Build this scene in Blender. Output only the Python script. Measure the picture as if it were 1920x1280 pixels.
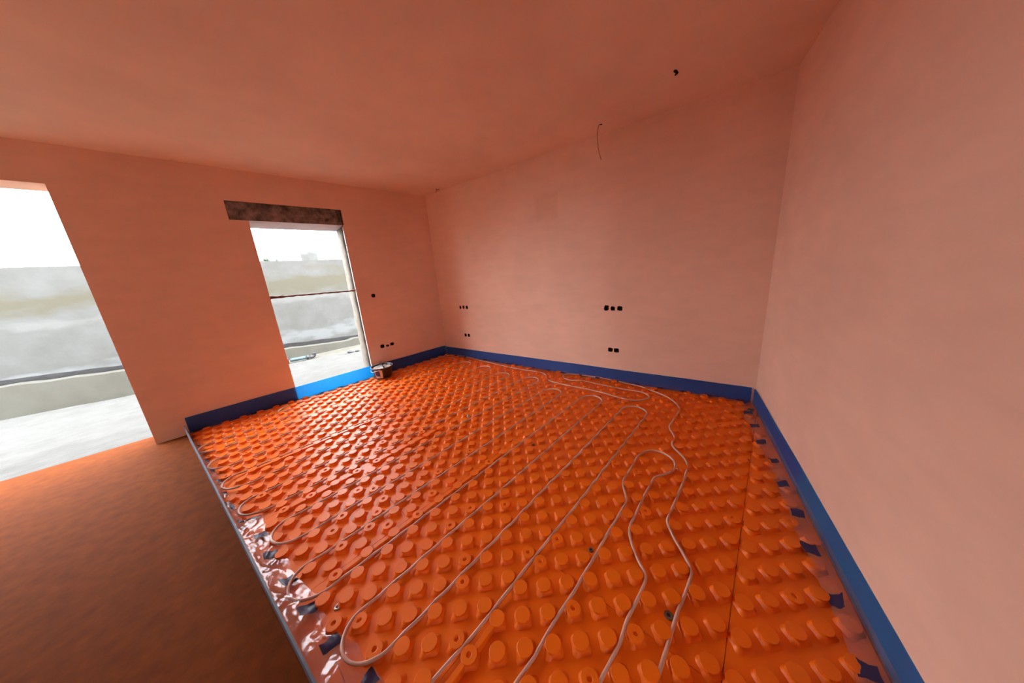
import bpy, bmesh, math, random
from mathutils import Vector, Matrix, noise
from math import sin, cos, pi

random.seed(7)
for o in list(bpy.data.objects):
    bpy.data.objects.remove(o, do_unlink=True)
SC = bpy.context.scene
COL = SC.collection

# ------------------------------------------------------------------ camera
cd = bpy.data.cameras.new('camera')
cd.sensor_fit = 'HORIZONTAL'
cd.sensor_width = 36.0
cd.lens = 533.99 / 1920 * 36.0
cd.clip_start = 0.02
cd.clip_end = 300
cam = bpy.data.objects.new('camera', cd)
COL.objects.link(cam)
_r = Vector((0.684747, -0.724517, -0.078722))
_u = Vector((0.227227, 0.109614, 0.967653))
_f = Vector((0.692452, 0.680485, -0.239688))
cam.matrix_world = Matrix(((_r.x, _u.x, -_f.x, 0), (_r.y, _u.y, -_f.y, 0), (_r.z, _u.z, -_f.z, 1.5), (0, 0, 0, 1)))
SC.camera = cam

# ------------------------------------------------------------------ sky (overcast, no sun in view) and exposure
SKY = 11.0
w = bpy.data.worlds.new('overcast_sky')
SC.world = w
w.use_nodes = True
nt = w.node_tree
nt.nodes.clear()
wo = nt.nodes.new('ShaderNodeOutputWorld')
bg = nt.nodes.new('ShaderNodeBackground')
bg.inputs['Color'].default_value = (0.93, 0.97, 1.0, 1)
bg.inputs['Strength'].default_value = SKY
nt.links.new(bg.outputs[0], wo.inputs[0])
SC.view_settings.view_transform = 'Standard'
SC.view_settings.look = 'None'
SC.view_settings.exposure = 0.68
SC.view_settings.gamma = 1.0
SC.view_settings.use_curve_mapping = False
SC.cycles.max_bounces = 14
SC.cycles.diffuse_bounces = 10
SC.cycles.transparent_max_bounces = 12
SC.cycles.sample_clamp_indirect = 8.0

# ------------------------------------------------------------------ materials


def M(name, col, rough=0.6, var=0.0, scale=3.0, bump=0.0, bscale=40.0, spec=0.5, col2=None, metal=0.0, detail=6.0, bdist=0.01, coat=0.0):
    m = bpy.data.materials.new(name)
    m.use_nodes = True
    t = m.node_tree
    b = t.nodes['Principled BSDF']
    b.inputs['Roughness'].default_value = rough
    b.inputs['Specular IOR Level'].default_value = spec
    b.inputs['Metallic'].default_value = metal
    b.inputs['Coat Weight'].default_value = coat
    b.inputs['Base Color'].default_value = (*col, 1)
    tc = t.nodes.new('ShaderNodeTexCoord')
    if var > 0 or col2:
        n = t.nodes.new('ShaderNodeTexNoise')
        n.inputs['Scale'].default_value = scale
        n.inputs['Detail'].default_value = detail
        n.inputs['Roughness'].default_value = 0.6
        t.links.new(tc.outputs['Object'], n.inputs['Vector'])
        r = t.nodes.new('ShaderNodeValToRGB')
        lo = col2 if col2 else tuple(c * (1 - var) for c in col)
        hi = col if col2 else tuple(min(1, c * (1 + var)) for c in col)
        r.color_ramp.elements[0].position = 0.32
        r.color_ramp.elements[1].position = 0.68
        r.color_ramp.elements[0].color = (*lo, 1)
        r.color_ramp.elements[1].color = (*hi, 1)
        t.links.new(n.outputs['Fac'], r.inputs['Fac'])
        t.links.new(r.outputs['Color'], b.inputs['Base Color'])
    if bump > 0:
        n2 = t.nodes.new('ShaderNodeTexNoise')
        n2.inputs['Scale'].default_value = bscale
        n2.inputs['Detail'].default_value = 5
        t.links.new(tc.outputs['Object'], n2.inputs['Vector'])
        bp = t.nodes.new('ShaderNodeBump')
        bp.inputs['Strength'].default_value = bump
        bp.inputs['Distance'].default_value = bdist
        t.links.new(n2.outputs['Fac'], bp.inputs['Height'])
        t.links.new(bp.outputs['Normal'], b.inputs['Normal'])
    return m


def plaster(name, col, stains=()):
    """smooth pink gypsum plaster, trowel-cloudy, with damp stains of their own shape at given places"""
    m = M(name, col, rough=0.75, spec=0.25, var=0.05, scale=1.1, bump=0.05, bscale=7.0, bdist=0.02, detail=3)
    t = m.node_tree
    b = t.nodes['Principled BSDF']
    src = b.inputs['Base Color'].links[0].from_socket
    tc = [n for n in t.nodes if n.type == 'TEX_COORD'][0]
    # fine trowel streaks
    mp = t.nodes.new('ShaderNodeMapping')
    mp.inputs['Scale'].default_value = (2.2, 2.2, 7.0)
    mp.inputs['Rotation'].default_value = (0.5, 0.3, 0.2)
    n = t.nodes.new('ShaderNodeTexNoise')
    n.inputs['Scale'].default_value = 1.7
    n.inputs['Detail'].default_value = 5
    t.links.new(tc.outputs['Object'], mp.inputs['Vector'])
    t.links.new(mp.outputs['Vector'], n.inputs['Vector'])
    mr = t.nodes.new('ShaderNodeMapRange')
    mr.inputs['From Min'].default_value = 0.35
    mr.inputs['From Max'].default_value = 0.65
    mr.inputs['To Min'].default_value = 0.97
    mr.inputs['To Max'].default_value = 1.02
    t.links.new(n.outputs['Fac'], mr.inputs['Value'])
    mx = t.nodes.new('ShaderNodeMix')
    mx.data_type = 'RGBA'
    mx.blend_type = 'MULTIPLY'
    mx.inputs['Factor'].default_value = 1
    t.links.new(src, mx.inputs['A'])
    t.links.new(mr.outputs['Result'], mx.inputs['B'])
    cur = mx.outputs['Result']
    for (cx, cy, cz, rad, amount, tint) in stains:
        vm = t.nodes.new('ShaderNodeVectorMath')
        vm.operation = 'SUBTRACT'
        vm.inputs[1].default_value = (cx, cy, cz)
        t.links.new(tc.outputs['Object'], vm.inputs[0])
        ab = t.nodes.new('ShaderNodeVectorMath')
        ab.operation = 'ABSOLUTE'
        t.links.new(vm.outputs[0], ab.inputs[0])
        sx = t.nodes.new('ShaderNodeSeparateXYZ')
        t.links.new(ab.outputs[0], sx.inputs[0])
        mm = t.nodes.new('ShaderNodeMath')
        mm.operation = 'MAXIMUM'
        t.links.new(sx.outputs['Y'], mm.inputs[0])
        t.links.new(sx.outputs['Z'], mm.inputs[1])
        nn = t.nodes.new('ShaderNodeTexNoise')
        nn.inputs['Scale'].default_value = 9
        t.links.new(tc.outputs['Object'], nn.inputs['Vector'])
        ad = t.nodes.new('ShaderNodeMath')
        ad.operation = 'MULTIPLY_ADD'
        ad.inputs[1].default_value = rad * 0.7
        t.links.new(nn.outputs['Fac'], ad.inputs[0])
        t.links.new(mm.outputs[0], ad.inputs[2])
        m2 = t.nodes.new('ShaderNodeMapRange')
        m2.inputs['From Min'].default_value = rad * 1.15
        m2.inputs['From Max'].default_value = rad * 1.45
        m2.inputs['To Min'].default_value = amount
        m2.inputs['To Max'].default_value = 0.0
        t.links.new(ad.outputs[0], m2.inputs['Value'])
        mx2 = t.nodes.new('ShaderNodeMix')
        mx2.data_type = 'RGBA'
        mx2.inputs['B'].default_value = (*tint, 1)
        t.links.new(m2.outputs['Result'], mx2.inputs['Factor'])
        t.links.new(cur, mx2.inputs['A'])
        cur = mx2.outputs['Result']
    t.links.new(cur, b.inputs['Base Color'])
    return m


PINK = (0.75, 0.52, 0.405)
m_wall = plaster('pink_plaster', PINK)
m_wallr = plaster('pink_plaster_damp', PINK, [(3.28, 2.40, 2.26, 0.17, 0.26, (0.60, 0.36, 0.22))])
m_ceil = plaster('ceiling_plaster', (0.78, 0.62, 0.51))
m_orange = M('orange_foil', (0.78, 0.155, 0.003), rough=0.42, spec=0.36, var=0.06, scale=5, bump=0.05, bscale=60)
m_jamb = M('raw_render', (0.20, 0.178, 0.145), rough=0.9, col2=(0.14, 0.122, 0.098), scale=9, bump=0.6, bscale=35, bdist=0.015)
m_beam = M('raw_concrete_beam', (0.34, 0.29, 0.27), rough=0.95, col2=(0.05, 0.052, 0.062), scale=11, bump=1.0, bscale=60, bdist=0.02)
m_bead = M('white_corner_bead', (0.62, 0.55, 0.50), rough=0.6)
m_litedge = M('lit_render_edge', (0.62, 0.60, 0.64), rough=0.8, var=0.1, scale=6)
m_pipe = M('pale_pink_pipe', (0.60, 0.40, 0.32), rough=0.32, spec=0.55, var=0.05, scale=8)
m_slab = M('panel_underlay', (0.42, 0.05, 0.008), rough=0.9, var=0.15, scale=4, bump=0.2)
m_hall = M('hall_dark_brown', (0.15, 0.032, 0.001), rough=0.85, spec=0.1, col2=(0.10, 0.020, 0.0008), scale=14, bump=0.15, bscale=80)  # dark orange-brown of the hallway floor
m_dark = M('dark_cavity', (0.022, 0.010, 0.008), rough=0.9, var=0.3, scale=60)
m_wire = M('grey_brown_wire', (0.40, 0.22, 0.15), rough=0.6, var=0.1)
m_black = M('black_plastic', (0.014, 0.012, 0.011), rough=0.35, var=0.3, scale=20)
m_plasterwhite = M('dried_white_plaster', (0.62, 0.60, 0.57), rough=0.8, col2=(0.38, 0.36, 0.34), scale=25, bump=0.6, bscale=60)
m_labelblue = M('label_blue', (0.02, 0.03, 0.14), rough=0.4)
m_labelwhite = M('label_white', (0.55, 0.52, 0.55), rough=0.4, var=0.15, scale=30)
m_steel = M('zinc_washer', (0.48, 0.47, 0.44), rough=0.35, metal=0.8, var=0.2, scale=60)
m_plug = M('grey_plug', (0.14, 0.10, 0.07), rough=0.6, var=0.3, scale=90)
m_rust = M('rusty_rod', (0.20, 0.075, 0.05), rough=0.8, col2=(0.12, 0.05, 0.04), scale=22, bump=0.4)


def garden_wall_material():
    """patchy cement render: grey trowel clouds, an ochre stained belt, pale lime splashes near the foot"""
    m = M('cement_render', (0.078, 0.079, 0.077), rough=0.95, col2=(0.060, 0.060, 0.056), scale=2.6, bump=0.5, bscale=9, detail=9)
    t = m.node_tree
    b = t.nodes['Principled BSDF']
    cur = b.inputs['Base Color'].links[0].from_socket
    tc = [n for n in t.nodes if n.type == 'TEX_COORD'][0]
    sx = t.nodes.new('ShaderNodeSeparateXYZ')
    t.links.new(tc.outputs['Object'], sx.inputs[0])
    for (zc, hw, tint, sc, off) in ((1.62, 0.62, (0.058, 0.054, 0.038), 1.5, 0.52), (0.30, 0.34, (0.105, 0.110, 0.112), 2.4, 0.50), (1.25, 0.20, (0.092, 0.093, 0.09), 3.0, 0.55)):
        d = t.nodes.new('ShaderNodeMath')
        d.operation = 'SUBTRACT'
        d.inputs[1].default_value = zc
        t.links.new(sx.outputs['Z'], d.inputs[0])
        a = t.nodes.new('ShaderNodeMath')
        a.operation = 'ABSOLUTE'
        t.links.new(d.outputs[0], a.inputs[0])
        mr = t.nodes.new('ShaderNodeMapRange')
        mr.inputs['From Min'].default_value = 0.0
        mr.inputs['From Max'].default_value = hw
        mr.inputs['To Min'].default_value = 0.30
        mr.inputs['To Max'].default_value = -0.25
        t.links.new(a.outputs[0], mr.inputs['Value'])
        mp = t.nodes.new('ShaderNodeMapping')
        mp.inputs['Scale'].default_value = (0.8, 1.0, 1.9)
        t.links.new(tc.outputs['Object'], mp.inputs['Vector'])
        n = t.nodes.new('ShaderNodeTexNoise')
        n.inputs['Scale'].default_value = sc
        n.inputs['Detail'].default_value = 6
        t.links.new(mp.outputs['Vector'], n.inputs['Vector'])
        ad = t.nodes.new('ShaderNodeMath')
        ad.operation = 'ADD'
        t.links.new(mr.outputs['Result'], ad.inputs[0])
        t.links.new(n.outputs['Fac'], ad.inputs[1])
        m2 = t.nodes.new('ShaderNodeMapRange')
        m2.inputs['From Min'].default_value = off
        m2.inputs['From Max'].default_value = off + 0.22
        t.links.new(ad.outputs[0], m2.inputs['Value'])
        mx = t.nodes.new('ShaderNodeMix')
        mx.data_type = 'RGBA'
        mx.inputs['B'].default_value = (*tint, 1)
        t.links.new(m2.outputs['Result'], mx.inputs['Factor'])
        t.links.new(cur, mx.inputs['A'])
        cur = mx.outputs['Result']
    t.links.new(cur, b.inputs['Base Color'])
    return m


m_exwall = garden_wall_material()
m_lowwall = M('limewashed_block', (0.072, 0.070, 0.058), rough=0.95, col2=(0.058, 0.055, 0.045), scale=3, bump=0.3, bscale=20)
m_ground = M('pale_terrace_screed', (0.062, 0.061, 0.058), rough=0.95, col2=(0.046, 0.045, 0.041), scale=5, bump=0.6, bscale=45, detail=9)
m_soil = M('bare_subsoil', (0.09, 0.085, 0.07), rough=1.0, col2=(0.06, 0.056, 0.045), scale=3, bump=0.5, bscale=25)
m_blacksheet = M('black_sheet', (0.012, 0.011, 0.012), rough=0.55, var=0.4, scale=9, bump=0.4, bscale=25)
m_bluepipe = M('grey_blue_pvc', (0.045, 0.085, 0.105), rough=0.4, var=0.1)
m_greypvc = M('dark_pvc', (0.03, 0.032, 0.04), rough=0.5)
m_red = M('red_plastic', (0.12, 0.012, 0.012), rough=0.4)
m_rock = M('dark_stone', (0.05, 0.048, 0.052), rough=0.9, var=0.3, scale=20, bump=0.5)
m_leaf = M('far_foliage', (0.035, 0.065, 0.03), rough=0.9, col2=(0.02, 0.035, 0.02), scale=5)
m_bark = M('bark', (0.04, 0.03, 0.02), rough=0.9)


def foam_material():
    m = bpy.data.materials.new('blue_foam_strip')
    m.use_nodes = True
    t = m.node_tree
    b = t.nodes['Principled BSDF']
    b.inputs['Base Color'].default_value = (0.05, 0.10, 0.34, 1)
    b.inputs['Roughness'].default_value = 0.5
    tr = t.nodes.new('ShaderNodeBsdfTranslucent')
    tr.inputs['Color'].default_value = (0.01, 0.62, 1.0, 1)
    mx = t.nodes.new('ShaderNodeMixShader')
    mx.inputs[0].default_value = 0.5
    t.links.new(b.outputs[0], mx.inputs[1])
    t.links.new(tr.outputs[0], mx.inputs[2])
    t.links.new(mx.outputs[0], t.nodes['Material Output'].inputs['Surface'])
    return m


m_foam = foam_material()
m_foamdark = M('grey_blue_foam', (0.085, 0.105, 0.15), rough=0.5, var=0.2, scale=12)


def film_material():
    """clear crinkled film with dashes of dark blue print across it (uv: x = metres along, y = 0..1 across)"""
    m = bpy.data.materials.new('clear_film_with_blue_print')
    m.use_nodes = True
    t = m.node_tree
    t.nodes.clear()
    out = t.nodes.new('ShaderNodeOutputMaterial')
    uv = t.nodes.new('ShaderNodeTexCoord')
    sx = t.nodes.new('ShaderNodeSeparateXYZ')
    t.links.new(uv.outputs['UV'], sx.inputs[0])
    dv = t.nodes.new('ShaderNodeMath')
    dv.operation = 'DIVIDE'
    dv.inputs[1].default_value = 0.25
    t.links.new(sx.outputs['X'], dv.inputs[0])
    fr = t.nodes.new('ShaderNodeMath')
    fr.operation = 'FRACT'
    t.links.new(dv.outputs[0], fr.inputs[0])
    lt = t.nodes.new('ShaderNodeMath')
    lt.operation = 'LESS_THAN'
    lt.inputs[1].default_value = 0.24
    t.links.new(fr.outputs[0], lt.inputs[0])
    g1 = t.nodes.new('ShaderNodeMath')
    g1.operation = 'GREATER_THAN'
    g1.inputs[1].default_value = 0.40
    t.links.new(sx.outputs['Y'], g1.inputs[0])
    g2 = t.nodes.new('ShaderNodeMath')
    g2.operation = 'LESS_THAN'
    g2.inputs[1].default_value = 0.93
    t.links.new(sx.outputs['Y'], g2.inputs[0])
    a = t.nodes.new('ShaderNodeMath')
    a.operation = 'MULTIPLY'
    t.links.new(lt.outputs[0], a.inputs[0])
    t.links.new(g1.outputs[0], a.inputs[1])
    a2 = t.nodes.new('ShaderNodeMath')
    a2.operation = 'MULTIPLY'
    t.links.new(a.outputs[0], a2.inputs[0])
    t.links.new(g2.outputs[0], a2.inputs[1])
    clear = t.nodes.new('ShaderNodeBsdfTransparent')
    clear.inputs['Color'].default_value = (0.97, 0.93, 0.93, 1)
    gl = t.nodes.new('ShaderNodeBsdfGlossy')
    gl.inputs['Roughness'].default_value = 0.2
    gl.inputs['Color'].default_value = (0.95, 0.95, 0.97, 1)
    haze = t.nodes.new('ShaderNodeBsdfDiffuse')
    haze.inputs['Color'].default_value = (0.72, 0.62, 0.62, 1)
    m1 = t.nodes.new('ShaderNodeMixShader')
    m1.inputs[0].default_value = 0.09
    t.links.new(clear.outputs[0], m1.inputs[1])
    t.links.new(haze.outputs[0], m1.inputs[2])
    m2 = t.nodes.new('ShaderNodeMixShader')
    m2.inputs[0].default_value = 0.06
    t.links.new(m1.outputs[0], m2.inputs[1])
    t.links.new(gl.outputs[0], m2.inputs[2])
    ink = t.nodes.new('ShaderNodeBsdfPrincipled')
    ink.inputs['Base Color'].default_value = (0.028, 0.024, 0.075, 1)
    ink.inputs['Roughness'].default_value = 0.4
    ink.inputs['Specular IOR Level'].default_value = 0.3
    m3 = t.nodes.new('ShaderNodeMixShader')
    t.links.new(a2.outputs[0], m3.inputs[0])
    t.links.new(m2.outputs[0], m3.inputs[1])
    t.links.new(ink.outputs[0], m3.inputs[2])
    t.links.new(m3.outputs[0], out.inputs['Surface'])
    return m


m_film = film_material()

# ------------------------------------------------------------------ helpers


def mesh_obj(name, verts, faces, mat, parent=None, smooth=False, kind=None, label=None, cat=None, group=None, loc=None):
    me = bpy.data.meshes.new(name)
    me.from_pydata([tuple(v) for v in verts], [], faces)
    me.update()
    if mat:
        me.materials.append(mat)
    if smooth:
        for p in me.polygons:
            p.use_smooth = True
    return add(name, me, parent, kind, label, cat, group, loc)


def add(name, me, parent=None, kind=None, label=None, cat=None, group=None, loc=None):
    o = bpy.data.objects.new(name, me)
    COL.objects.link(o)
    if parent is not None:
        o.parent = parent
    if loc is not None:
        o.location = loc
    tag(o, label, cat, group, kind)
    return o


def tag(o, label=None, cat=None, group=None, kind=None):
    for k, v in (('label', label), ('category', cat), ('group', group), ('kind', kind)):
        if v:
            o[k] = v


def empty(name, loc, label, cat, group=None):
    o = bpy.data.objects.new(name, None)
    COL.objects.link(o)
    o.location = loc
    o.empty_display_size = 0.05
    tag(o, label, cat, group)
    return o


def fix_normals(me):
    bm = bmesh.new()
    bm.from_mesh(me)
    bmesh.ops.recalc_face_normals(bm, faces=bm.faces)
    bm.to_mesh(me)
    bm.free()


def prism_data(poly, z0, z1):
    n = len(poly)
    v = [(x, y, z0) for x, y in poly] + [(x, y, z1) for x, y in poly]
    f = [tuple(range(n - 1, -1, -1)), tuple(range(n, 2 * n))]
    for i in range(n):
        j = (i + 1) % n
        f.append((i, j, n + j, n + i))
    return v, f


def prism(name, poly, z0, z1, mat, **kw):
    a = sum(poly[i][0] * poly[(i + 1) % len(poly)][1] - poly[(i + 1) % len(poly)][0] * poly[i][1] for i in range(len(poly)))
    if a < 0:
        poly = poly[::-1]
    v, f = prism_data(poly, z0, z1)
    return mesh_obj(name, v, f, mat, **kw)


def tube_data(pts, rad, seg=8, caps=True):
    """sweep a circle along a polyline with parallel transport"""
    P = [Vector(p) for p in pts]
    verts, faces = [], []
    t0 = (P[1] - P[0]).normalized()
    ref = Vector((0, 0, 1)) if abs(t0.z) < 0.9 else Vector((1, 0, 0))
    nrm = (ref - t0 * ref.dot(t0)).normalized()
    for i, p in enumerate(P):
        if i == 0:
            t = (P[1] - P[0])
        elif i == len(P) - 1:
            t = (P[-1] - P[-2])
        else:
            t = (P[i + 1] - P[i - 1])
        t.normalize()
        nrm = (nrm - t * nrm.dot(t))
        if nrm.length < 1e-6:
            nrm = t.orthogonal()
        nrm.normalize()
        b = t.cross(nrm)
        r = rad(i / (len(P) - 1)) if callable(rad) else rad
        for k in range(seg):
            a = 2 * pi * k / seg
            verts.append(p + nrm * (r * cos(a)) + b * (r * sin(a)))
    for i in range(len(P) - 1):
        for k in range(seg):
            k2 = (k + 1) % seg
            faces.append((i * seg + k, i * seg + k2, (i + 1) * seg + k2, (i + 1) * seg + k))
    if caps:
        faces.append(tuple(range(seg - 1, -1, -1)))
        faces.append(tuple((len(P) - 1) * seg + k for k in range(seg)))
    return verts, faces


def catmull(pts, step=0.02):
    P = [Vector(p) for p in pts]
    out = []
    Q = [P[0] * 2 - P[1]] + P + [P[-1] * 2 - P[-2]]
    for i in range(1, len(Q) - 2):
        a, b, c, d = Q[i - 1], Q[i], Q[i + 1], Q[i + 2]
        n = max(2, int((c - b).length / step))
        t0, t1 = 0.0, max(1e-4, (b - a).length ** 0.5)
        t2 = t1 + max(1e-4, (c - b).length ** 0.5)
        t3 = t2 + max(1e-4, (d - c).length ** 0.5)
        for k in range(n):
            t = t1 + (t2 - t1) * k / n
            A1 = a * ((t1 - t) / (t1 - t0)) + b * ((t - t0) / (t1 - t0))
            A2 = b * ((t2 - t) / (t2 - t1)) + c * ((t - t1) / (t2 - t1))
            A3 = c * ((t3 - t) / (t3 - t2)) + d * ((t - t2) / (t3 - t2))
            B1 = A1 * ((t2 - t) / (t2 - t0)) + A2 * ((t - t0) / (t2 - t0))
            B2 = A2 * ((t3 - t) / (t3 - t1)) + A3 * ((t - t1) / (t3 - t1))
            out.append(B1 * ((t2 - t) / (t2 - t1)) + B2 * ((t - t1) / (t2 - t1)))
    out.append(P[-1])
    return out


def lathe_data(prof, seg=24, close_bottom=True, close_top=False):
    v, f = [], []
    for (r, z) in prof:
        for k in range(seg):
            a = 2 * pi * k / seg
            v.append((r * cos(a), r * sin(a), z))
    for i in range(len(prof) - 1):
        for k in range(seg):
            k2 = (k + 1) % seg
            f.append((i * seg + k, i * seg + k2, (i + 1) * seg + k2, (i + 1) * seg + k))
    if close_bottom:
        f.append(tuple(range(seg - 1, -1, -1)))
    if close_top:
        f.append(tuple((len(prof) - 1) * seg + k for k in range(seg)))
    return v, f


def boolean_cut(obj, cutters):
    """cut a list of (verts, faces) solids out of obj"""
    bm = bmesh.new()
    for v, f in cutters:
        bv = [bm.verts.new(p) for p in v]
        for q in f:
            bm.faces.new([bv[i] for i in q])
    bmesh.ops.recalc_face_normals(bm, faces=bm.faces)
    me = bpy.data.meshes.new('cutter')
    bm.to_mesh(me)
    bm.free()
    co = bpy.data.objects.new('cutter', me)
    COL.objects.link(co)
    md = obj.modifiers.new('cut', 'BOOLEAN')
    md.operation = 'DIFFERENCE'
    md.solver = 'EXACT'
    md.object = co
    bpy.context.view_layer.update()
    dg = bpy.context.evaluated_depsgraph_get()
    new = bpy.data.meshes.new_from_object(obj.evaluated_get(dg))
    obj.modifiers.clear()
    old = obj.data
    obj.data = new
    new.name = obj.name
    bpy.data.objects.remove(co, do_unlink=True)
    bpy.data.meshes.remove(me)
    bpy.data.meshes.remove(old)


# ------------------------------------------------------------------ plan of the room (metres, camera stands over the origin)
YW = 4.757                      # inner face of the window wall
DL = -0.127345                  # the long wall runs a little off square
NX, NY = cos(DL), -sin(DL)      # its outward normal
TX, TY = sin(DL), cos(DL)       # along it, away from the camera
KR = 3.554                      # n.p of the long wall
KL = 0.078                      # n.p of the threshold side
CEIL = 2.878
PB = (2.974, YW)
PC = (3.568, 0.12)
PD = (0.169, -0.707)
PA = ((KL - NY * YW) / NX, YW)
ROOM = [PA, PD, PC, PB]


def on_left(y, k=KL):
    return ((k - NY * y) / NX, y)


def on_right(y, k=KR):
    return ((k - NY * y) / NX, y)


# floor slab and ceiling
floor = prism('floor', [(-0.75, 5.0), (0.05, -0.95), (4.1, -0.05), (3.15, 5.0)], -0.16, -0.022, m_slab, kind='structure')
ceiling = prism('ceiling', [(-3.1, -3.3), (4.2, -3.3), (4.2, 5.0), (-3.1, 5.0)], CEIL, CEIL + 0.2, m_ceil, kind='structure')

# window wall
WX0, WX1, WZ1 = 0.528, 1.556, 2.335
wall_back = prism('wall_back', [(-0.75, YW), (3.25, YW), (3.25, 5.07), (-0.75, 5.07)], -0.16, CEIL + 0.05, m_wall, kind='structure')
wall_back.data.materials.append(m_jamb)


def box_solid(x0, x1, y0, y1, z0, z1):
    return prism_data([(x0, y0), (x1, y0), (x1, y1), (x0, y1)], z0, z1)


def ragged(w_, h_, seed, n=14, amt=0.13):
    """ragged knocked-out outline, roughly a w x h rectangle with eaten corners"""
    rnd = random.Random(seed)
    out = []
    for k in range(n):
        a = 2 * pi * k / n + 0.2
        c_, s_ = cos(a), sin(a)
        r = 1.0 / max(abs(c_), abs(s_))
        r = min(r, 1.22) * (1 - amt * rnd.random() * 1.6)
        out.append((c_ * r * w_ / 2, s_ * r * h_ / 2))
    return out


def socket_cut(center, t, nin, outline, depth):
    """solid for cutting a socket recess: outline in (t, z), pushed from 2 cm in front of the face to depth behind"""
    c = Vector(center)
    n = len(outline)
    v = []
    for d in (0.02, -depth):
        for (a, b) in outline:
            v.append(c + t * a + Vector((0, 0, b)) + nin * d)
    f = [tuple(range(n)), tuple(range(2 * n - 1, n - 1, -1))]
    for i in range(n):
        j = (i + 1) % n
        f.append((i, n + i, n + j, j))
    return v, f


TB = Vector((1, 0, 0))
NB = Vector((0, -1, 0))
TR = Vector((-TX, -TY, 0))      # along the long wall, towards the camera (to the right in view)
NR = Vector((-NX, -NY, 0))
sock_back = [
    ((1.791, 1.294), 0.062, 0.060, 11, 'single dark socket cut-out in the window wall, beside the opening at mid height'),
    ((1.779, 0.461), 0.070, 0.062, 12, 'leftmost of three dark socket cut-outs low on the window wall, above the bucket'),
    ((1.866, 0.452), 0.056, 0.040, 13, 'middle and smallest of three socket cut-outs low on the window wall'),
    ((1.944, 0.462), 0.066, 0.054, 14, 'rightmost of three dark socket cut-outs low on the window wall'),
]
sock_right = [
    (4.218, 0.941, 0.055, 0.062, 21, 'leftmost of the upper three socket cut-outs on the long wall near the far corner'),
    (4.138, 0.943, 0.060, 0.066, 22, 'middle of the upper three socket cut-outs on the long wall near the far corner'),
    (4.055, 0.943, 0.064, 0.064, 23, 'rightmost of the upper three socket cut-outs on the long wall near the far corner'),
    (4.168, 0.433, 0.062, 0.066, 24, 'left one of the lower two socket cut-outs near the far corner of the room'),
    (4.086, 0.436, 0.066, 0.064, 25, 'right one of the lower two socket cut-outs near the far corner of the room'),
    (1.617, 0.956, 0.066, 0.076, 26, 'leftmost of the upper three dark socket cut-outs midway along the long wall'),
    (1.539, 0.951, 0.062, 0.058, 27, 'middle of the upper three dark socket cut-outs midway along the long wall'),
    (1.456, 0.953, 0.066, 0.062, 28, 'rightmost of the upper three dark socket cut-outs midway along the long wall'),
    (1.566, 0.419, 0.064, 0.058, 29, 'left one of the two square socket cut-outs low on the long wall'),
    (1.492, 0.416, 0.068, 0.060, 30, 'right one of the two square socket cut-outs low on the long wall'),
]
socks = []
for (x, z), w_, h_, sd, lab in sock_back:
    socks.append((Vector((x, YW, z)), TB, NB, ragged(w_, h_, sd, amt=0.06 if sd != 13 else 0.2), lab, 'cut-outs in the window wall'))
for y, z, w_, h_, sd, lab in sock_right:
    x, yy = on_right(y)
    socks.append((Vector((x, yy, z)), TR, NR, ragged(w_, h_, sd, amt=0.05 if sd > 28 else 0.13), lab, 'cut-outs in the long wall'))

cuts = [box_solid(WX0, WX1, YW - 0.1, 5.1, -0.3, WZ1), box_solid(0.36, 1.572, YW - 0.1, YW + 0.06, WZ1 - 0.004, 2.536)]
for c, t, nn, ol, lab, g in socks[:4]:
    cuts.append(socket_cut(c, t, nn, ol, 0.055))
# the two overlapping solids (opening, lintel pocket) are cut one after the other
boolean_cut(wall_back, [cuts[0]] + cuts[2:])
boolean_cut(wall_back, [cuts[1]])
for p in wall_back.data.polygons:
    c = p.center
    if YW + 0.004 < c.y < 5.066 and -0.2 < c.z < 2.6 and WX0 - 0.2 < c.x < WX1 + 0.1:
        p.material_index = 1

# long wall on the right
wall_right = prism('wall_right', [on_right(5.0), on_right(-0.3), on_right(-0.3, KR + 0.2), on_right(5.0, KR + 0.2)], -0.16, CEIL + 0.05, m_wallr, kind='structure')
boolean_cut(wall_right, [socket_cut(c, t, nn, ol, 0.055) for c, t, nn, ol, lab, g in socks[4:]])

# near wall on the right, at a slight angle
dn = Vector((PD[0] - PC[0], PD[1] - PC[1], 0)).normalized()
no = Vector((-dn.y, dn.x, 0))
if no.y > 0:
    no = -no
e0 = Vector((*PC, 0)) - dn * 0.02
e1 = Vector((*PD, 0)) + dn * 0.10
wall_front = prism('wall_front', [(e0.x, e0.y), (e1.x, e1.y), (e1.x + no.x * 0.18, e1.y + no.y * 0.18), (e0.x + no.x * 0.18, e0.y + no.y * 0.18)], -0.16, CEIL + 0.05, m_wall, kind='structure')

# left side: a wall with a wide full-height passage, in which the camera stands
KO = KL - 0.12
wall_left = prism('wall_left', [on_left(-3.1), on_left(-0.42), on_left(-0.42, KO), on_left(-3.1, KO)], -0.16, CEIL + 0.05, m_wall, kind='structure')

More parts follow.
